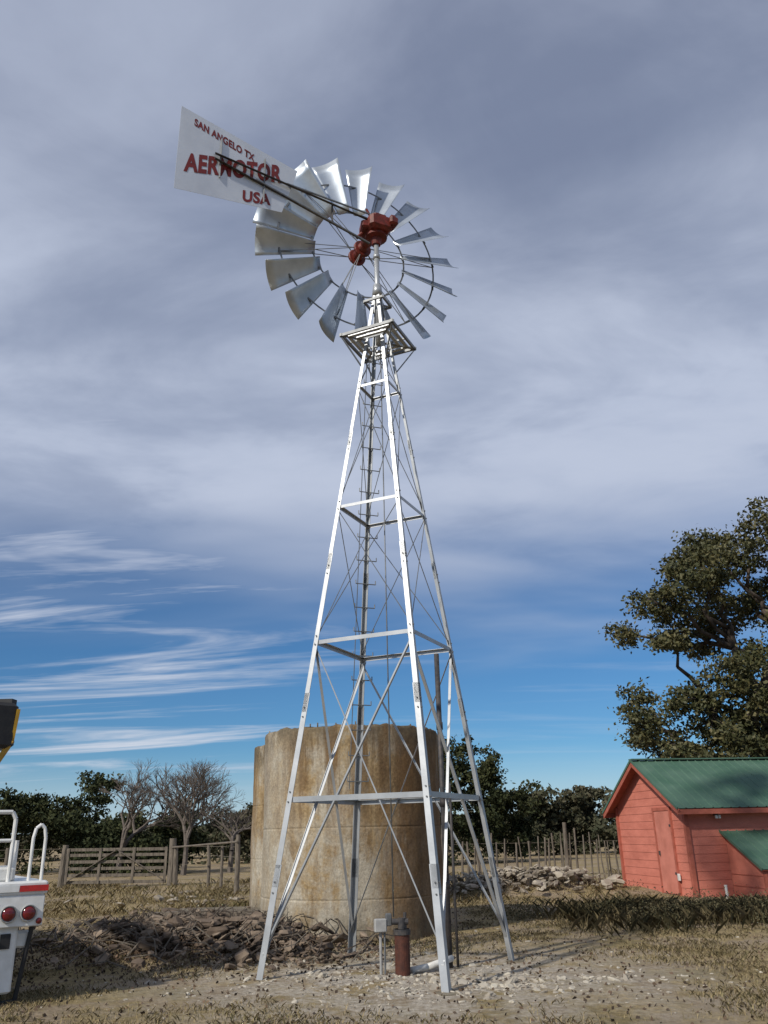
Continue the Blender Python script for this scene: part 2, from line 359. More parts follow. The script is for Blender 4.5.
# ---------------------------------------------------------------- tanks
def tank_mat():
    m=bpy.data.materials.new('stained_concrete');m.use_nodes=True;nt=m.node_tree;N=nt.nodes;L=nt.links;b=N['Principled BSDF'];b.inputs['Roughness'].default_value=.9;b.inputs['Specular IOR Level'].default_value=.15
    tc=N.new('ShaderNodeTexCoord')
    def nz(scale,st,detail=5,rough=.6,dist=0.):
        mp=N.new('ShaderNodeMapping');mp.inputs['Scale'].default_value=st;L.new(tc.outputs['Object'],mp.inputs[0])
        n=N.new('ShaderNodeTexNoise');n.inputs['Scale'].default_value=scale;n.inputs['Detail'].default_value=detail;n.inputs['Roughness'].default_value=rough;n.inputs['Distortion'].default_value=dist;L.new(mp.outputs[0],n.inputs['Vector']);return n.outputs[0]
    def ramp(i,stops):
        r=N.new('ShaderNodeValToRGB')
        while len(r.color_ramp.elements)<len(stops): r.color_ramp.elements.new(.5)
        for e_,(p_,c) in zip(r.color_ramp.elements,stops): e_.position=p_;e_.color=(*c,1)
        L.new(i,r.inputs[0]);return r.outputs[0]
    def mix(f,a_,b_,t='MIX'):
        x=N.new('ShaderNodeMix');x.data_type='RGBA';x.blend_type=t
        if isinstance(f,float):x.inputs[0].default_value=f
        else:L.new(f,x.inputs[0])
        L.new(a_,x.inputs[6]);L.new(b_,x.inputs[7]);return x.outputs[2]
    def mth(op,a_,b_):
        x=N.new('ShaderNodeMath');x.operation=op;x.use_clamp=True
        for k,q in enumerate((a_,b_)):
            if isinstance(q,(int,float)):x.inputs[k].default_value=q
            else:L.new(q,x.inputs[k])
        return x.outputs[0]
    def mr(i,a_,b_):
        x=N.new('ShaderNodeMapRange');x.inputs[1].default_value=a_;x.inputs[2].default_value=b_;L.new(i,x.inputs[0]);return x.outputs[0]
    G3=lambda k:(k,k,k)
    base=ramp(nz(1.5,(1,1,.7),8,.72,.5),[(.36,(.40,.36,.29)),(.46,(.35,.29,.205)),(.53,(.33,.24,.13)),(.62,(.22,.155,.085))])
    sp=N.new('ShaderNodeSeparateXYZ');L.new(tc.outputs['Object'],sp.inputs[0])
    streak=ramp(nz(2.6,(1,1,.10),7,.7),[(.46,G3(0)),(.56,G3(1))])
    fine=ramp(nz(11,(1,1,.07),5,.7),[(.48,G3(0)),(.60,G3(1))])
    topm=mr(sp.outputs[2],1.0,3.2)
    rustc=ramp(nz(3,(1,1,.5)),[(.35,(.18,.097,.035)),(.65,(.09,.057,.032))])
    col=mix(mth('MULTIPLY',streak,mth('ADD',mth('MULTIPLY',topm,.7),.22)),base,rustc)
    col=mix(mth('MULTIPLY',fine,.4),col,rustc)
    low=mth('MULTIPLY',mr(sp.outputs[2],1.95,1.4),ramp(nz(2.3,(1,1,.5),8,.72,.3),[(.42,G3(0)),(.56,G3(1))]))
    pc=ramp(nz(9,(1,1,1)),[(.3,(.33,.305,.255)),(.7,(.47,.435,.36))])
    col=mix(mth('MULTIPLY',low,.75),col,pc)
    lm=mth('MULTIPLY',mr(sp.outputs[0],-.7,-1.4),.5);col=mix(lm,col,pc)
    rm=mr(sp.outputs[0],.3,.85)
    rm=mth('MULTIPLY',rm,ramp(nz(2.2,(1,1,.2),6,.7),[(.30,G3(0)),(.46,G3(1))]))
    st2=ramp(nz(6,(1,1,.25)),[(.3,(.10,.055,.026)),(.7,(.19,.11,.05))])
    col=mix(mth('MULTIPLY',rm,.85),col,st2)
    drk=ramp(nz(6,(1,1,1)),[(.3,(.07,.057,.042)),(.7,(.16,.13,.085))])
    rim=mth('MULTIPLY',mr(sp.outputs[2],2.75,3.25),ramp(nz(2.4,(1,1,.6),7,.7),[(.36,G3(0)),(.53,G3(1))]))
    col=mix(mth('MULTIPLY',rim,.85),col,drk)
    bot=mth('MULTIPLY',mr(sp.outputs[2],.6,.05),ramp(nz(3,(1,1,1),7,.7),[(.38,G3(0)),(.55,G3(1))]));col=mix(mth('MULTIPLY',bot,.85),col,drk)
    spk=ramp(nz(26,(1,1,1),5,.7),[(.3,G3(.65)),(.7,G3(1.28))]);col=mix(.85,col,spk,'MULTIPLY')
    L.new(col,b.inputs['Base Color'])
    bp=N.new('ShaderNodeBump');bp.inputs['Strength'].default_value=.7;bp.inputs['Distance'].default_value=.03;L.new(nz(9,(1,1,.7),7,.72),bp.inputs['Height']);L.new(bp.outputs[0],b.inputs['Normal'])
    return m
tkm=tank_mat()
def tank(name,x,y,r,h,seams):
    b=MB();n=160
    prof=[(-.1,r+.01)]
    lv=sorted(list(np.arange(.1,h-.1,.12)))
    lv=[q for q in lv if all(abs(q-s1)>.05 for s1 in seams)]
    for s1 in seams: lv+=[s1-.03,s1-.01,s1,s1+.01,s1+.03]
    for q in sorted(lv): prof.append((q,r-(.010 if q in seams else 0)))
    prof+=[(h-.04,r+.0),(h-.01,r-.01),(h,r-.03),(h,r-.12),(h-.05,r-.13),(h-.3,r-.13),(.2,r-.13),(.2,0)]
    b.revolve((0,0,0),(0,0,1),prof,n)
    for i,(px_,py_,pz_) in enumerate(b.v):
        k=noise.noise(V((px_*1.2,py_*1.2,pz_*.8)))*.02+noise.noise(V((px_*5,py_*5,pz_*4)))*.006
        hh=math.hypot(px_,py_)
        if hh>.1:
            q=(hh+k)/hh;zz=pz_+((noise.noise(V((px_*4,py_*4,0)))*.035+noise.noise(V((px_*14,py_*14,0)))*.025) if pz_>h-.05 else 0)
            b.v[i]=(px_*q,py_*q,zz)
    for k in range(14):
        a_=random.uniform(0,6.28); b.cyl(((r-.07)*math.cos(a_),(r-.07)*math.sin(a_),h-.02),((r-.07)*math.cos(a_),(r-.07)*math.sin(a_),h+random.uniform(.03,.08)),.012,n=5)
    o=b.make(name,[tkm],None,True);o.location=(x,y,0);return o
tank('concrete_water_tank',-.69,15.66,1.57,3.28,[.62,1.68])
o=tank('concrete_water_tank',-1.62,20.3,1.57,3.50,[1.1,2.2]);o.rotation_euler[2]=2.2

# ---------------------------------------------------------------- shed
sh=empty('red_shed');P=V((7.1,21.3,0));e1=V((.988,.152,0)).normalized();e2=V((-e1.y,e1.x,0))
def q(x,y,z): return P+e1*x+e2*y+V((0,0,z))
Wd,Ln,EH,AH=3.95,4.8,2.12,3.22
s1=MB();bh=.19
def strip_wall(f,x0f,x1f,z0,z1,n):
    z=z0
    while z<z1-.01:
        zt=min(z+bh,z1)
        a0,a1=x0f(z),x1f(z);b0,b1=x0f(zt),x1f(zt)
        s1.add([f(a0,z)+n*.012,f(a1,z)+n*.012,f(b1,zt)+n*.002,f(b0,zt)+n*.002,f(a0,z)+n*.0,f(a1,z)],[(0,1,2,3),(4,5,1,0)],0)
        z=zt
sl=(AH-EH)/(Wd/2)
lim=lambda z:max(0,(z-EH)/sl)
strip_wall(lambda a_,z:q(0,a_,z),lambda z:lim(z),lambda z:Wd-lim(z),0,AH-.02,-e1)
strip_wall(lambda a_,z:q(Ln,a_,z),lambda z:lim(z),lambda z:Wd-lim(z),0,AH-.02,e1)
strip_wall(lambda a_,z:q(a_,0,z),lambda z:0,lambda z:Ln,0,EH,-e2)
strip_wall(lambda a_,z:q(a_,Wd,z),lambda z:0,lambda z:Ln,0,EH,e2)
s1.make('walls',[redwall],sh)
s2=MB()
for x,y in((0,0),(0,Wd),(Ln,0),(Ln,Wd)):
    s2.beam(q(x-.012,y-.012 if y==0 else y+.012,0),q(x-.012,y-.012 if y==0 else y+.012,EH-.03),.10,.10,0,up=tuple(e1))
dy0,dy1=.75,1.60
for a0,a1,z0,z1 in((dy0-.07,dy0,0,1.95),(dy1,dy1+.07,0,1.95),(dy0-.07,dy1+.07,1.95,2.03)):
    s2.beam(q(-.03,(a0+a1)/2,z0),q(-.03,(a0+a1)/2,z1),(a1-a0),.045,0,up=tuple(e1))
ov=.32
for yA,zA,yB,zB in((-ov,EH-ov*sl,Wd/2,AH),(Wd+ov,EH-ov*sl,Wd/2,AH)):
    s2.beam(q(-ov+.015,yA,zA-.06),q(-ov+.015,yB,zB-.06),.03,.13,0,up=(0,0,1))
s2.beam(q(-ov,-ov+.02,EH-ov*sl-.05),q(Ln+ov,-ov+.02,EH-ov*sl-.05),.03,.11,0)
s2.beam(q(-ov,Wd+ov-.02,EH-ov*sl-.05),q(Ln+ov,Wd+ov-.02,EH-ov*sl-.05),.03,.11,0)
s2.make('trim',[redtrim],sh)
s3=MB();s3.beam(q(-.024,(dy0+dy1)/2,.03),q(-.024,(dy0+dy1)/2,1.94),dy1-dy0-.01,.03,0,up=tuple(e1))
s3.box(q(-.06,dy1-.1,.95),(.04,.03,.1),1);s3.box(q(-.05,dy0+.02,.5),(.02,.09,.05),1);s3.box(q(-.05,dy0+.02,1.6),(.02,.09,.05),1)
s3.make('door',[reddoor,darkiron],sh)
s4=MB()
def roofpanel(f,wid,n,ln):
    prof=[];u=0
    while u<=wid: 
        for du,h in((0,0),(.19,0),(.203,.022),(.217,.022),(.23,0)): 
            if u+du<=wid: prof.append((u+du,h))
        u+=.23
    a_=[f(u,0,h) for u,h in prof];b_=[f(u,ln,h) for u,h in prof];n_=len(prof)
    s4.add(a_+b_,[(i,i+1,n_+i+1,n_+i) for i in range(n_-1)],0)
    a2=[f(u,0,-.03) for u in(0,wid)];b2=[f(u,ln,-.03) for u in(0,wid)];s4.add(a2+b2,[(0,1,3,2)],1)
    c0=[f(0,0,.0),f(0,ln,.0),f(0,ln,-.03),f(0,0,-.03)];s4.add(c0,[(0,1,2,3)],0)
L_=math.hypot(Wd/2+ov,(Wd/2+ov)*sl);ca,sa=(Wd/2+ov)/L_,(Wd/2+ov)*sl/L_
roofpanel(lambda u,v_,h:q(-ov+u,-ov+v_*ca-h*sa,EH-ov*sl+.03+v_*sa+h*ca),Ln+2*ov,0,L_)
roofpanel(lambda u,v_,h:q(-ov+u,Wd+ov-v_*ca+h*sa,EH-ov*sl+.03+v_*sa+h*ca),Ln+2*ov,0,L_)
s4.beam(q(-ov-.01,Wd/2,AH+.055),q(Ln+ov+.01,Wd/2,AH+.055),.22,.03,0)
for yA,zA,yB,zB in((-ov,EH-ov*sl+.03,Wd/2,AH+.03),(Wd+ov,EH-ov*sl+.03,Wd/2,AH+.03)):
    s4.beam(q(-ov-.012,yA,zA),q(-ov-.012,yB,zB),.02,.06,0)
s4.make('roof',[green,redtrim],sh)
s5=MB();x0,x1,pr,zt_,zf=.95,3.3,1.45,1.42,.62
s5.add([q(x0,-.02,0),q(x0,-pr,0),q(x0,-pr,zf),q(x0,-.02,zt_)],[(0,1,2,3)],0)
s5.add([q(x1,-.02,0),q(x1,-pr,0),q(x1,-pr,zf),q(x1,-.02,zt_)],[(0,1,2,3)],0)
s5.add([q(x0,-pr,0),q(x1,-pr,0),q(x1,-pr,zf),q(x0,-pr,zf)],[(0,1,2,3)],0)
for zz in(.25,.5): s5.beam(q(x0-.006,-pr,zz),q(x0-.006,-.03,zz),.012,.012,1)
s5.beam(q(x0-.01,-pr-.01,0),q(x0-.01,-pr-.01,zf),.07,.07,1)
s5.make('lean_to',[redwall,redtrim],sh)
s4=MB();LL=math.hypot(pr+.12,zt_-zf);ca2,sa2=(pr+.12)/LL,(zt_-zf)/LL
roofpanel(lambda u,v_,h:q(x0-.12+u,-pr-.12+v_*ca2-h*sa2,zf+.03+v_*sa2+h*ca2),x1-x0+.24,0,LL)
s4.beam(q(x0-.13,-pr-.12,zf+.03),q(x0-.13,0,zt_+.03),.02,.06,0)
s4.make('lean_to_roof',[green,redtrim],sh)
s6=MB();s6.box(q(.75,-.09,1.83),(.1,.1,.1),0,bev=.02);s6.box(q(.72,-.15,1.77),(.06,.06,.08),1,bev=.01);s6.box(q(.80,-.15,1.77),(.06,.06,.08),1,bev=.01)
s6.box(q(-.06,.62,.42),(.05,.12,.16),1,bev=.01)
s6.make('wall_light',[darkiron,white],sh)
pv=MB();pv.cyl((7.45,20.3,-.02),(7.45,20.3,.30),.03,n=10);pv.cyl((7.45,20.3,.30),(7.45,20.3,.33),.036,n=10);pv.make('pvc_standpipe',[whitep])

# ---------------------------------------------------------------- trees
def limb(b,p0,p1,r0,r1,seg=5,wob=.12,n=7):
    p0=V(p0);p1=V(p1);L=(p1-p0).length;pts=[];rs=[]
    for i in range(seg+1):
        f=i/seg;w_=wob*L*math.sin(f*math.pi)
        pts.append(p0.lerp(p1,f)+V((random.uniform(-w_,w_),random.uniform(-w_,w_),random.uniform(-w_,w_)*.6+w_*.2)));rs.append(r0+(r1-r0)*f)
    b.tube(pts,rs,n);return pts
oak=empty('oak_tree')
lobes=[(15.2,11.3,2.1),(13.5,11.7,1.2),(12.1,10.8,1.1),(13.8,9.8,1.5),(10.5,9.5,1.15),(9.6,9.2,.8),(10.9,8.4,.95),(12.5,8.3,1.2),(14.6,8.3,.9),
(9.2,5.0,.8),(10.0,4.3,.95),(11.2,4.9,1.2),(12.6,4.4,1.2),(13.8,4.4,1.1),(11.6,6.3,.85),(13.0,6.9,.7),(17.2,10,2.3),(16.8,7,1.6),(15.4,4.6,1.4),(9.5,6.1,.5),(9.9,7.4,.5),(18.5,7.5,2.0),(18.5,5,1.5),(12.6,12.1,.6),(10.9,10.6,.55),(10.4,5.6,.7),(9.3,8.5,.5),(9.6,3.7,.6),(12.3,9.6,.7),(12.5,5.5,.6),(11.6,3.9,.7)]
ob=MB();base=V((13.6,30.4,0));fork=V((13.3,30.3,2.9))
limb(ob,base,fork,.5,.36,5,.03,12)
mains=[V((11.2,29.6,5.6)),V((12.8,30.2,7.6)),V((15.6,30.5,7.4)),V((14.2,29.5,8.2)),V((10.6,30.6,4.3))]
for M_ in mains: limb(ob,fork,M_,.26,.14,6,.1,9)
Cs=[]
for (x,z,r_) in lobes:
    y=30.2+random.uniform(-2,2)
    M_=min(mains,key=lambda k:(k-V((x,y,z))).length)
    limb(ob,M_,(x,y,z),.10,.03,5,.12,6)
    ns=int(11*r_*r_)+6
    for _ in range(ns):
        d=rng.normal(size=3);d/=np.linalg.norm(d)
        c=np.array([x,y,z])+d*r_*random.uniform(.35,1.12)*np.array([1,1.3,.85])
        if random.random()<.4: limb(ob,(x,y,z),tuple(c),.03,.01,3,.1,4)
        rs=random.uniform(.22,.55)
        Cs.append(puff(c,rs,int(440*rs*rs)+40,(1.15,1.15,.65)))
ob.make('trunk_and_limbs',[bark],oak,True)
C=np.concatenate(Cs);fast('foliage',leaves(C,.082),4,oakleaf,oak)
def bush_mass(name,blobs,m,leaf,dens):
    Cs=[]
    for (x,y,z,rx,rz) in blobs:
        ns=int(6+7*rx)
        for _ in range(ns):
            d=rng.normal(size=3)*.55
            c=np.array([x,y,z])+d*np.array([rx,rx,rz])
            if c[2]<.1:c[2]=.2
            rs=random.uniform(.3,.8)*max(.6,rx*.6)
            Cs.append(puff(c,rs,int(dens),(1.2,1.2,.65)))
    C=np.concatenate(Cs);C[:,2]=np.abs(C[:,2])
    return fast(name,leaves(C,leaf),4,m)
def tree_blob(x,y,h,r_,k=7):
    out=[]
    for _ in range(k): out.append((x+random.uniform(-r_,r_)*.75,y+random.uniform(-r_,r_)*.75,random.uniform(.3,.86)*h,r_*random.uniform(.3,.6),h*random.uniform(.12,.2)))
    out.append((x,y,h*.25,r_*.9,h*.25));return out
bl=[]
for x,y,h,r_ in((-20.5,45,4.7,2.2),(-18.2,45,5.2,1.8),(-15.6,46,5.3,1.7),(-24,46,5,2.5),(-13.6,42,2.6,1.6),(-12.0,41,2.7,1.8),(-10.4,42,2.4,1.4),(-28,44,6,3)):
    bl+=tree_blob(x,y,h,r_)
for x,y,h,r_ in((2.9,44,6.3,1.7),(4.4,45,5.2,1.6),(0,46,5.5,2.5),(6.0,47,3.9,1.6),(-3,48,5,2.5)): bl+=tree_blob(x,y,h,r_)
bush_mass('distant_evergreen_trees',bl,cedar,.10,85)
bl=[];x=-62
while x<66:
    y=random.uniform(62,78);h=random.uniform(2.8,4.6)
    bl+=tree_blob(x,y,h,random.uniform(2,3.2),5); x+=random.uniform(2.2,3.6)
for x,y,h,r_ in((8,56,3.7,1.7),(10,57,4.2,1.8),(12.5,58,4.4,2.0),(15,56,4.3,1.9),(17,54,3.6,2),(-9,55,3.,2),(-6,54,3,2)): bl+=tree_blob(x,y,h,r_)
bush_mass('distant_tree_line',bl,farleaf,.15,42)
b=MB()
X=np.linspace(-400,400,240)
top=[(x_,210+8*math.sin(x_*.05),3.2+2.2*noise.noise(V((x_*.03,0,0)))+.9*noise.noise(V((x_*.4,0,0)))) for x_ in X]
n=len(top);vs=[(a_,b_-15,-.2) for a_,b_,c_ in top]+top+[(a_,b_+60,-.2) for a_,b_,c_ in top]
b.add(vs,[(k*n+i,k*n+i+1,(k+1)*n+i+1,(k+1)*n+i) for k in range(2) for i in range(n-1)],0)
b.make('wooded_ridge',[mat('ridge_woods',(.05,.052,.036),(.085,.08,.055),rough=1,scale=.3,bump=1)],None)
def bare(x,y,h,seed):
    random.seed(seed);b=MB()
    def rec(p,d,L,r_,dep):
        if dep==0 or r_<.004:return
        q_=p+d*L;mid=p.lerp(q_,.5)+V((random.uniform(-1,1),random.uniform(-1,1),random.uniform(-1,1)))*L*.07
        nn_=6 if dep>4 else 3
        b.cyl(p,mid,r_,r_*.85,nn_,cap=False);b.cyl(mid,q_,r_*.85,r_*.7,nn_,cap=False)
        k=random.choice((2,3,3)) if dep>1 else 2
        for _ in range(k):
            nd=(d+V((random.uniform(-1,1),random.uniform(-1,1),random.uniform(-.45,.6)))*.75).normalized()
            rec(q_ if _ else mid.lerp(q_,.7),nd,L*random.uniform(.66,.88),r_*random.uniform(.55,.72),dep-1)
    rec(V((x,y,-.1)),V((.05,0,1)),h*.24,.15,8)
    b.make('bare_tree',[twig],None)
bare(-12.2,40,5.2,3);bare(-9.2,39.5,5.4,5);bare(-10.6,43,5.6,9);bare(-7.6,42,4.2,12)
random.seed(5)
# ---------------------------------------------------------------- fences
f=MB();x=1.4
while x<11:
    y=26.1+.08*x+random.uniform(-.06,.06);h=random.uniform(1.2,1.6);r_=random.uniform(.015,.038);lx=random.uniform(-.1,.1)
    f.tube([(x,y,-.05),(x+lx*.5+random.uniform(-.03,.03),y,h*.5),(x+lx,y+random.uniform(-.04,.04),h)],[r_,r_*.9,r_*.7],6)
    x+=random.uniform(.08,.24)
for x in(1.5,5.15,8.3): f.cyl((x,26.05+.08*x,-.05),(x+.03,26.05+.08*x,1.75),.07,.055,9)
for z in(.3,.75,1.2): f.tube([(1.4+k*1.6,26.2+.08*(1.4+k*1.6),z+random.uniform(-.02,.02)) for k in range(7)],.007,4)
f.make('cedar_stake_fence',[wood])
f=MB()
def post(x,y,h,r_=.09): f.tube([(x,y,-.1),(x+random.uniform(-.02,.02),y,h*.5),(x+random.uniform(-.05,.05),y,h)],[r_,r_*.95,r_*.85],9)
for x,y,h,r_ in((-7.75,31.5,1.55,.14),(-7.55,31.3,1.3,.09),(-5.4,31.2,1.45,.07),(-4.55,26.3,1.62,.075),(-6.3,30.8,1.3,.06),(-11.7,31.8,1.4,.12),(-13.9,32.2,1.35,.08),(-16.2,32.5,1.4,.08),(-18.5,32.8,1.4,.08),(-5.3,27.9,1.3,.05)): post(x,y,h,r_)
for z in(.35,.7,1.0,1.28):
    f.tube([(-18.5,32.8,z),(-16.2,32.5,z-.02),(-13.9,32.2,z),(-11.7,31.8,z)],.008,4)
    f.tube([(-7.75,31.5,z),(-6.3,30.8,z-.02),(-5.3,27.9,z),(-4.55,26.3,z)],.008,4)
f.tube([(-7.75,31.4,1.25),(-4.55,26.2,1.42)],.03,8)
f.make('post_and_wire_fence',[wood])
g_=MB()
gx0,gx1,gy=-11.55,-7.95,31.65
for z in(.18,.4,.62,.84,1.06,1.24): g_.beam((gx0,gy,z),(gx1,gy,z-.03),.03,.10)
for x in(gx0+.06,gx0+1.2,gx1-1.2,gx1-.06): g_.beam((x,gy-.035,.12),(x,gy-.035,1.28),.09,.03)
g_.beam((gx0+.1,gy-.06,.2),(gx0+1.8,gy-.06,1.22),.09,.025);g_.beam((gx1-.1,gy-.06,.2),(gx1-1.8,gy-.06,1.22),.09,.025)
g_.make('farm_gate',[wood])

# ---------------------------------------------------------------- rubble, slabs, grass
def rocks(name,pts,m):
    b=MB()
    for (x,y,z,s0) in pts:
        n_=random.choice((5,6,7));rot=random.uniform(0,6.28);sc_=(random.uniform(.6,1.7),random.uniform(.5,1.1),random.uniform(.25,.7))
        tl=V((random.uniform(-.6,.6),random.uniform(-.6,.6),1)).normalized()
        R=V((0,0,1)).rotation_difference(tl).to_matrix()@Matrix.Rotation(rot,3,'Z')
        rings=[]
        for zz,rr in((-.6,.75),(0,1),(.55,.72)):
            rings.append([V((x,y,z))+R@V((math.cos(6.283*i/n_)*s0*rr*sc_[0]*random.uniform(.7,1.2),math.sin(6.283*i/n_)*s0*rr*sc_[1]*random.uniform(.7,1.2),zz*s0*sc_[2])) for i in range(n_)])
        fs=[(k*n_+i,k*n_+(i+1)%n_,(k+1)*n_+(i+1)%n_,(k+1)*n_+i) for k in range(2) for i in range(n_)]+[tuple(range(n_))[::-1],tuple(range(2*n_,3*n_))]
        b.add(sum(rings,[]),fs,0)
    return b.make(name,[m])
def scat(cx,cy,sx,sy,n,s0,s1,lift=0):
    out=[]
    for _ in range(n):
        x=random.gauss(cx,sx);y=random.gauss(cy,sy);s0_=random.uniform(s0,s1)*random.uniform(.4,1)**1.5;out.append((x,y,gh(x,y)+lift*random.random(),s0_))
    return out
drub=mat('dark_rubble',(.25,.195,.145),(.07,.052,.04),rough=.95,scale=2.5,bump=.6,island=True,lo=.2,hi=.85,c3=(.14,.105,.078))
rocks('rubble_pile',scat(-2.6,13.5,.9,.6,620,.04,.2,.26)+scat(-4.0,16.4,.9,.9,300,.05,.22,.18)+scat(-1.5,12.5,.5,.4,160,.03,.1,.08)+scat(-2.8,15.2,.8,.6,160,.04,.14,.1),drub)
rocks('scattered_stones',scat(.3,10.7,1.4,.7,700,.01,.05)+scat(1.3,10.4,.9,.4,260,.015,.07)+scat(-.3,11.6,.9,.6,160,.02,.08)+scat(.9,10.3,.5,.25,60,.04,.10)+scat(0,14,5,3,300,.01,.06)+scat(0,9.5,4,1.3,320,.008,.035),rockm)
rocks('stone_heap',scat(3.2,23.9,1.1,.4,420,.07,.22,.38)+scat(-4.6,24,1.6,.8,70,.06,.18,.1),mat('heap_stone',(.42,.37,.295),(.14,.115,.09),rough=.95,scale=2.5,bump=.6,island=True,lo=.2,hi=.85))
C=[]
for _ in range(12000):
    x=random.gauss(-2.8,1.1);y=random.gauss(13.8,.95);C.append((x,y,gh(x,y)+random.uniform(.0,.2)*math.exp(-((x+2.7)**2+(y-13.6)**2)*.5)+.01))
for _ in range(3000):
    x=random.gauss(3.5,1.4);y=random.gauss(24,.6);C.append((x,y,gh(x,y)+random.uniform(.0,.2)))
for _ in range(7000):
    x=random.uniform(-9,9);y=random.uniform(8.2,22);C.append((x,y,gh(x,y)+.01))
fast('leaf_litter',leaves(np.array(C),.026,.6),4,deadleaf)
b=MB()
for _ in range(380):
    x=random.gauss(-2.8,1.1);y=random.gauss(13.9,.9);a_=random.uniform(0,3.14);L_2=random.uniform(.2,.9);z=gh(x,y)+.08
    b.tube([(x,y,z+.02),(x+L_2*.5*math.cos(a_),y+L_2*.5*math.sin(a_),z+random.uniform(.05,.25)),(x+L_2*math.cos(a_+.3),y+L_2*math.sin(a_+.3),z+random.uniform(.02,.32))],[.012,.009,.004],4,random.choice((0,1)))
b.make('brush_sticks',[wood,bark])
b=MB();b.box((-3.6,19.1,.06),(1.9,1.3,.20),0,rot=.08,bev=.03);b.box((-3.0,17.6,.04),(1.2,.8,.14),0,rot=-.1,bev=.03);b.make('concrete_slab',[concm])
b=MB();b.beam((-4.9,18.2,.12),(-2.9,17.9,.16),.2,.16);b.beam((-3.3,16.7,.26),(-2.1,16.5,.28),.14,.1);b.beam((-3.2,16.9,.1),(-3.2,16.4,.1),.14,.2);b.beam((-5.2,15.9,.08),(-4.0,16.1,.1),.12,.1);b.make('timber_beams',[wood])
def grass(name,P,h0,h1,wd,m,nb=7,spread=.05):
    P=np.repeat(np.array(P),nb,0);n=len(P);P[:,:2]+=rng.normal(0,spread,(n,2))
    h=rng.uniform(h0,h1,n);a_=rng.uniform(0,6.283,n);ln=rng.uniform(.2,1.3,n)*h
    dx=np.stack([np.cos(a_),np.sin(a_),np.zeros(n)],1);sd=np.stack([-np.sin(a_),np.cos(a_),np.zeros(n)],1)*(wd*rng.uniform(.6,1.3,n))[:,None]
    tip=P+dx*ln[:,None]+np.stack([np.zeros(n)]*2+[h],1);mid=P+dx*(ln*.3)[:,None]+np.stack([np.zeros(n)]*2+[h*.6],1)
    vs=np.stack([P-sd,P+sd,mid+sd*.7,tip,mid-sd*.7],1).reshape(-1,3)
    return fast(name,vs,5,m)
def inshed(x,y):
    d=V((x,y,0))-P;u=d.dot(e1);w_=d.dot(e2);return -.1<u<Ln+.1 and -1.5<w_<Wd+.1
P_s=P
Pg=[]
while len(Pg)<10500:
    x=random.uniform(-10,10);y=7.5+random.random()**1.2*18
    if abs(x)>y*.56+1:continue
    if noise.noise(V((x*.6,y*.6,5)))+.45*noise.noise(V((x*2.5,y*2.5,1)))<random.uniform(-.15,.25):continue
    if math.hypot((x-.4)*.75,y-10.9)<random.uniform(1.5,3.4):continue
    if math.hypot(x+2.9,y-13.8)<random.uniform(.5,1.8):continue
    if math.hypot(x+.69,y-15.66)<1.6 or math.hypot(x+1.62,y-20.3)<1.6 or inshed(x,y):continue
    Pg.append((x,y,gh(x,y)-.01))
grass('dry_grass',Pg,.015,.065,.0035,grassm,10,.09)
Pg=[]
for _ in range(3200):
    x=random.uniform(-16,14);y=random.uniform(20,34)
    if inshed(x,y) or (5.5<x<8 and y>19) or (1.6<x<5 and 22.5<y<24.8):continue
    if noise.noise(V((x*.5,y*.5,2)))<random.uniform(-.3,.25):continue
    if math.hypot(x+1.62,y-20.3)<1.7 or math.hypot(x+.69,y-15.66)<1.7:continue
    Pg.append((x,y,gh(x,y)-.01))
grass('tall_dry_grass',Pg,.05,.2,.006,grassm,9,.22)
Pg=[]
for _ in range(1700):
    x=random.gauss(6.6,1.9);y=random.gauss(17.2,1.1)
    if x<3.2 or y>19.4 or inshed(x,y): continue
    if noise.noise(V((x*.9,y*.9,8)))<random.uniform(-.3,.2):continue
    Pg.append((x,y,gh(x,y)-.01))
grass('weeds',Pg,.05,.30,.0045,weedm,11,.22)
C=[]
for x,y,r_ in[(random.gauss(6.4,1.5),random.gauss(17.2,.9),random.uniform(.10,.30)) for _ in range(80)]:
    if inshed(x,y) or y>19.2:continue
    c_=puff((x,y,r_*.6),r_,200,(1.5,1.5,.9));c_[:,2]=np.abs(c_[:,2]);C.append(c_)
fast('low_shrubs',leaves(np.concatenate(C),.020),4,mat('shrub_leaves',(.05,.05,.024),(.16,.13,.07),c3=(.09,.08,.04),rough=.85,scale=.8,island=True,lo=.25,hi=.8))

# ---------------------------------------------------------------- service truck
tr=empty('service_truck')
tr.location=(-3.72,9.75,0);tr.rotation_euler[2]=math.radians(33)
def T_(b,name,ms,sm=False): return b.make(name,ms,tr,sm)
b=MB()
b.box((-1.2,2.6,1.12),(2.4,5.2,.14),0,bev=.02)
b.box((-1.2,.03,.90),(2.36,.06,.30),0,bev=.01)
b.box((-.14,2.6,.88),(.28,4.2,.34),0,bev=.02);b.box((-2.26,2.6,.88),(.28,4.2,.34),0,bev=.02)
b.box((-.36,.16,.46),(.24,.2,.66),0,bev=.02)
b.box((-1.9,.16,.46),(.24,.2,.66),0,bev=.02)
b.box((-1.2,.2,.62),(2.2,.16,.16),0,bev=.02)
T_(b,'flatbed',[white])
b=MB()
b.box((-1.2,3.4,.78),(.9,7.2,.18),0)
for x in(-.36,-1.9): b.cyl((x,.16,.0),(x,.16,.5),.045,n=12)
for x in(-.36,-1.9): b.box((x,.16,.02),(.24,.24,.04),0,bev=.01)
b.cyl((-.10,.08,.78),(-.18,.14,.05),.024,n=8);b.cyl((-.18,.14,.05),(-.36,.16,.04),.02,n=8)
b.box((-.36,.05,.62),(.1,.02,.14),0)
T_(b,'chassis_and_jacks',[black])
b=MB()
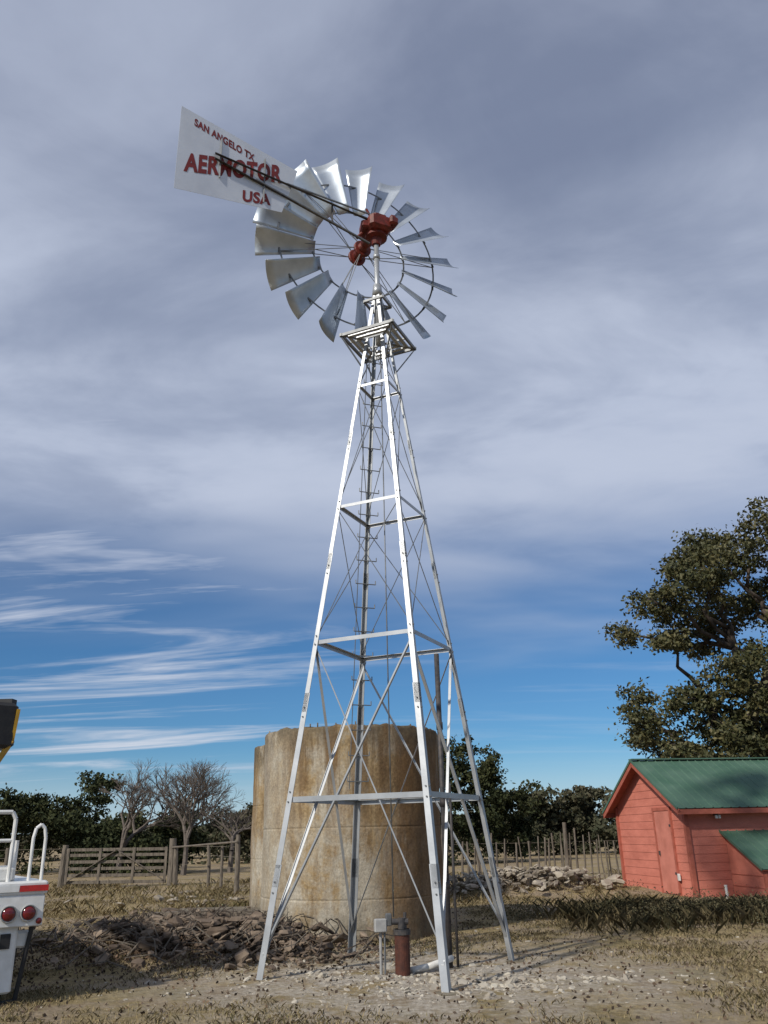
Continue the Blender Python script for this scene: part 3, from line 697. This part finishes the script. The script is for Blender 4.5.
for y in(1.5,2.7,6.3):
    for x0_,x1_ in((-.02,-.32),(-2.38,-2.08)):
        b.revolve((x0_,y,.48),(x1_-x0_,0,0),[(0,0),(0,.26),(.02,.30),(.02,.46),(.05,.49),(.26,.49),(.29,.46),(.3,.2)],28)
T_(b,'wheels',[black],True)
b=MB()
b.box((-1.2,6.1,1.65),(2.1,1.7,1.5),0,bev=.15);b.box((-1.2,7.5,1.15),(1.9,1.3,.85),0,bev=.15)
T_(b,'cab',[white]);b=MB();b.box((-1.2,6.1,2.0),(2.12,1.2,.5),0,bev=.05);b.box((-1.2,5.24,2.0),(1.3,.03,.45),0);b.box((-1.2,6.96,2.0),(1.8,.04,.5),0);T_(b,'cab_windows',[glass])
b=MB();x=-2.36;k=0
while x<-.2:
    b.box((x+.15,-.012,1.12),(.29,.012,.06),k%2);x+=.295;k+=1
T_(b,'reflective_strip',[white,redrefl])
b=MB()
for x in(-.17,-.37,-2.03,-2.25):
    b.revolve((x,0,.88),(0,-1,0),[(0,.085),(.02,.085),(.03,.078),(.012,.07),(.012,.064)],20,1)
    b.revolve((x,-.006,.88),(0,-1,0),[(.0,.068),(.022,.062),(.03,.03),(.032,0)],20,0)
b.revolve((-.06,0,.80),(0,-1,0),[(0,.03),(.02,.03),(.02,0)],14,0)
T_(b,'tail_lamps',[lampred,greybox,galv_d],True)
b=MB()
b.tube([(-.06,.12,1.18),(-.06,.12,1.62),(-.08,.12,1.72),(-.12,.12,1.76),(-.17,.12,1.72),(-.19,.12,1.62),(-.19,.12,1.18)],.018,8)
b.tube([(-.40,.1,1.18),(-.40,.1,1.82),(-.44,.1,1.89),(-.9,.1,1.89),(-.95,.1,1.82),(-.95,.1,1.18)],.022,8)
b.tube([(-.40,.1,1.6),(-.95,.1,1.6)],.018,8)
b.box((-.5,.35,1.26),(.35,.4,.16),0,bev=.03);b.box((-1.2,.5,1.4),(.7,.6,.45),0,bev=.03)
b.cyl((-.33,.3,1.18),(-.33,.3,1.6),.03,n=8)
T_(b,'hand_rails',[white])
b=MB()
b.beam((-.58,.1,3.06),(-1.3,.6,3.06),.12,.08,1)
b.box((-.86,.2,2.80),(.58,.5,.50),1,rot=.2,bev=.04)
b.beam((-.54,.0,2.98),(-.56,.03,2.62),.035,.035,0)
b.beam((-.56,.03,2.64),(-.88,.2,2.0),.05,.05,0)
b.beam((-1.2,.5,1.2),(-1.2,.5,2.6),.28,.28,0);b.beam((-1.2,.3,2.62),(-1.2,6.2,2.75),.24,.28,0)
b.cyl((-.9,.2,1.2),(-.9,.2,2.1),.04,n=10,mi=1)
T_(b,'hoist_boom',[yellow,black])

# ---------------------------------------------------------------- world
wd=bpy.data.worlds.new('World');sc.world=wd;wd.use_nodes=True;nt=wd.node_tree;N=nt.nodes;L=nt.links
SAZ,SEL=222,36
bg=N['Background'];bg.inputs['Strength'].default_value=.1
sky=N.new('ShaderNodeTexSky');sky.sky_type='NISHITA';sky.sun_disc=False;sky.sun_elevation=math.radians(SEL);sky.sun_rotation=math.radians(SAZ);sky.air_density=1.0;sky.dust_density=.1;sky.ozone_density=4.0;sky.altitude=500
tc=N.new('ShaderNodeTexCoord');sp=N.new('ShaderNodeSeparateXYZ');L.new(tc.outputs['Generated'],sp.inputs[0])
def M(op,a_,b_=0,c_=None,clamp=False):
    x=N.new('ShaderNodeMath');x.operation=op;x.use_clamp=clamp
    for k,qv in enumerate((a_,b_,c_)):
        if qv is None:continue
        if isinstance(qv,(int,float)):x.inputs[k].default_value=qv
        else:L.new(qv,x.inputs[k])
    return x.outputs[0]
def SS(i,a_,b_,o0=0.,o1=1.):
    x=N.new('ShaderNodeMapRange');x.interpolation_type='SMOOTHSTEP';x.inputs[1].default_value=a_;x.inputs[2].default_value=b_;x.inputs[3].default_value=o0;x.inputs[4].default_value=o1;L.new(i,x.inputs[0]);return x.outputs[0]
zc=M('ADD',M('MAXIMUM',sp.outputs[2],.0),.10)
cb=N.new('ShaderNodeCombineXYZ');L.new(M('DIVIDE',sp.outputs[0],zc),cb.inputs[0]);L.new(M('DIVIDE',sp.outputs[1],zc),cb.inputs[1])
def NZ(scale,rot,st,detail=7,rough=.6,dist=.3,loc=(0,0,0)):
    mp=N.new('ShaderNodeMapping');mp.inputs['Scale'].default_value=st;mp.inputs['Rotation'].default_value=(0,0,rot);mp.inputs['Location'].default_value=loc;L.new(cb.outputs[0],mp.inputs[0])
    n=N.new('ShaderNodeTexNoise');n.inputs['Scale'].default_value=scale;n.inputs['Detail'].default_value=detail;n.inputs['Roughness'].default_value=rough;n.inputs['Distortion'].default_value=dist;L.new(mp.outputs[0],n.inputs['Vector']);return n.outputs[0]
n1=NZ(.55,.5,(.7,1.5,1),4,.5,.4)
n2=NZ(1.4,.25,(.35,1.6,1),6,.62,.6,(3,1,0))
n3=NZ(1.1,.6,(.7,1.3,1),5,.55,.4,(7,2,0))
n4=NZ(2.4,.8,(.85,1.15,1),6,.58,.4,(2,5,0))
z=sp.outputs[2]
zz=M('ADD',z,M('MULTIPLY',M('SUBTRACT',n1,.5),.30))
cov=SS(zz,.19,.38)
left=SS(sp.outputs[0],.12,-.35)
stk=M('MULTIPLY',M('MULTIPLY',SS(n2,.47,.70),SS(z,.03,.1)),M('ADD',M('MULTIPLY',left,.85),.15))
thin=M('ADD',M('MULTIPLY',SS(M('ADD',n3,M('MULTIPLY',M('SUBTRACT',n4,.5),.5)),.30,.62),.26),.74)
cov=M('MAXIMUM',M('MULTIPLY',cov,thin),stk)
br=M('ADD',M('ADD',SS(z,.90,.34),M('MULTIPLY',M('SUBTRACT',n3,.48),1.5)),M('MULTIPLY',M('SUBTRACT',n4,.46),1.0),None,True)
def MIX(f_,a_,b_,bt='MIX'):
    x=N.new('ShaderNodeMix');x.data_type='RGBA';x.blend_type=bt
    if isinstance(f_,float): x.inputs[0].default_value=f_
    else: L.new(f_,x.inputs[0])
    for k,qv in((6,a_),(7,b_)):
        if isinstance(qv,tuple):x.inputs[k].default_value=qv
        else:L.new(qv,x.inputs[k])
    return x.outputs[2]
skyc=MIX(1.,sky.outputs[0],(.38,.62,.80,1),'MULTIPLY')
cc=MIX(br,(2.55,2.95,4.1,1),(5.0,5.6,7.0,1))
cc=MIX(M('MULTIPLY',SS(z,.34,.1),.8),cc,(6.4,6.9,7.8,1))
col=MIX(cov,skyc,cc)
haze=M('MULTIPLY',SS(z,.10,.0),.6)
col=MIX(haze,col,(5.6,6.5,7.6,1))
L.new(col,bg.inputs['Color'])
# ---------------------------------------------------------------- sun
sl_=bpy.data.lights.new('sun','SUN');sl_.energy=3.9;sl_.angle=math.radians(2.0);sl_.color=(1,.94,.84)
so=bpy.data.objects.new('sun',sl_);sc.collection.objects.link(so)
az=math.radians(SAZ);el=math.radians(SEL);d=V((math.sin(az)*math.cos(el),math.cos(az)*math.cos(el),math.sin(el)))
so.rotation_euler=d.to_track_quat('Z','Y').to_euler()
# ---------------------------------------------------------------- camera
cd=bpy.data.cameras.new('camera');co=bpy.data.objects.new('camera',cd);sc.collection.objects.link(co)
th,rr=.3697,.0230;F=V((0,math.cos(th),math.sin(th)));U0=V((0,-math.sin(th),math.cos(th)));R0_=V((1,0,0))
Rv=R0_*math.cos(rr)-U0*math.sin(rr);Uv=R0_*math.sin(rr)+U0*math.cos(rr)
mw=Matrix((Rv,Uv,-F)).transposed().to_4x4();mw.translation=V((0,0,1.6));co.matrix_world=mw
cd.sensor_fit='VERTICAL';cd.sensor_height=24;cd.lens=825.3/1024*24;cd.clip_end=6000;cd.clip_start=.05
sc.camera=co
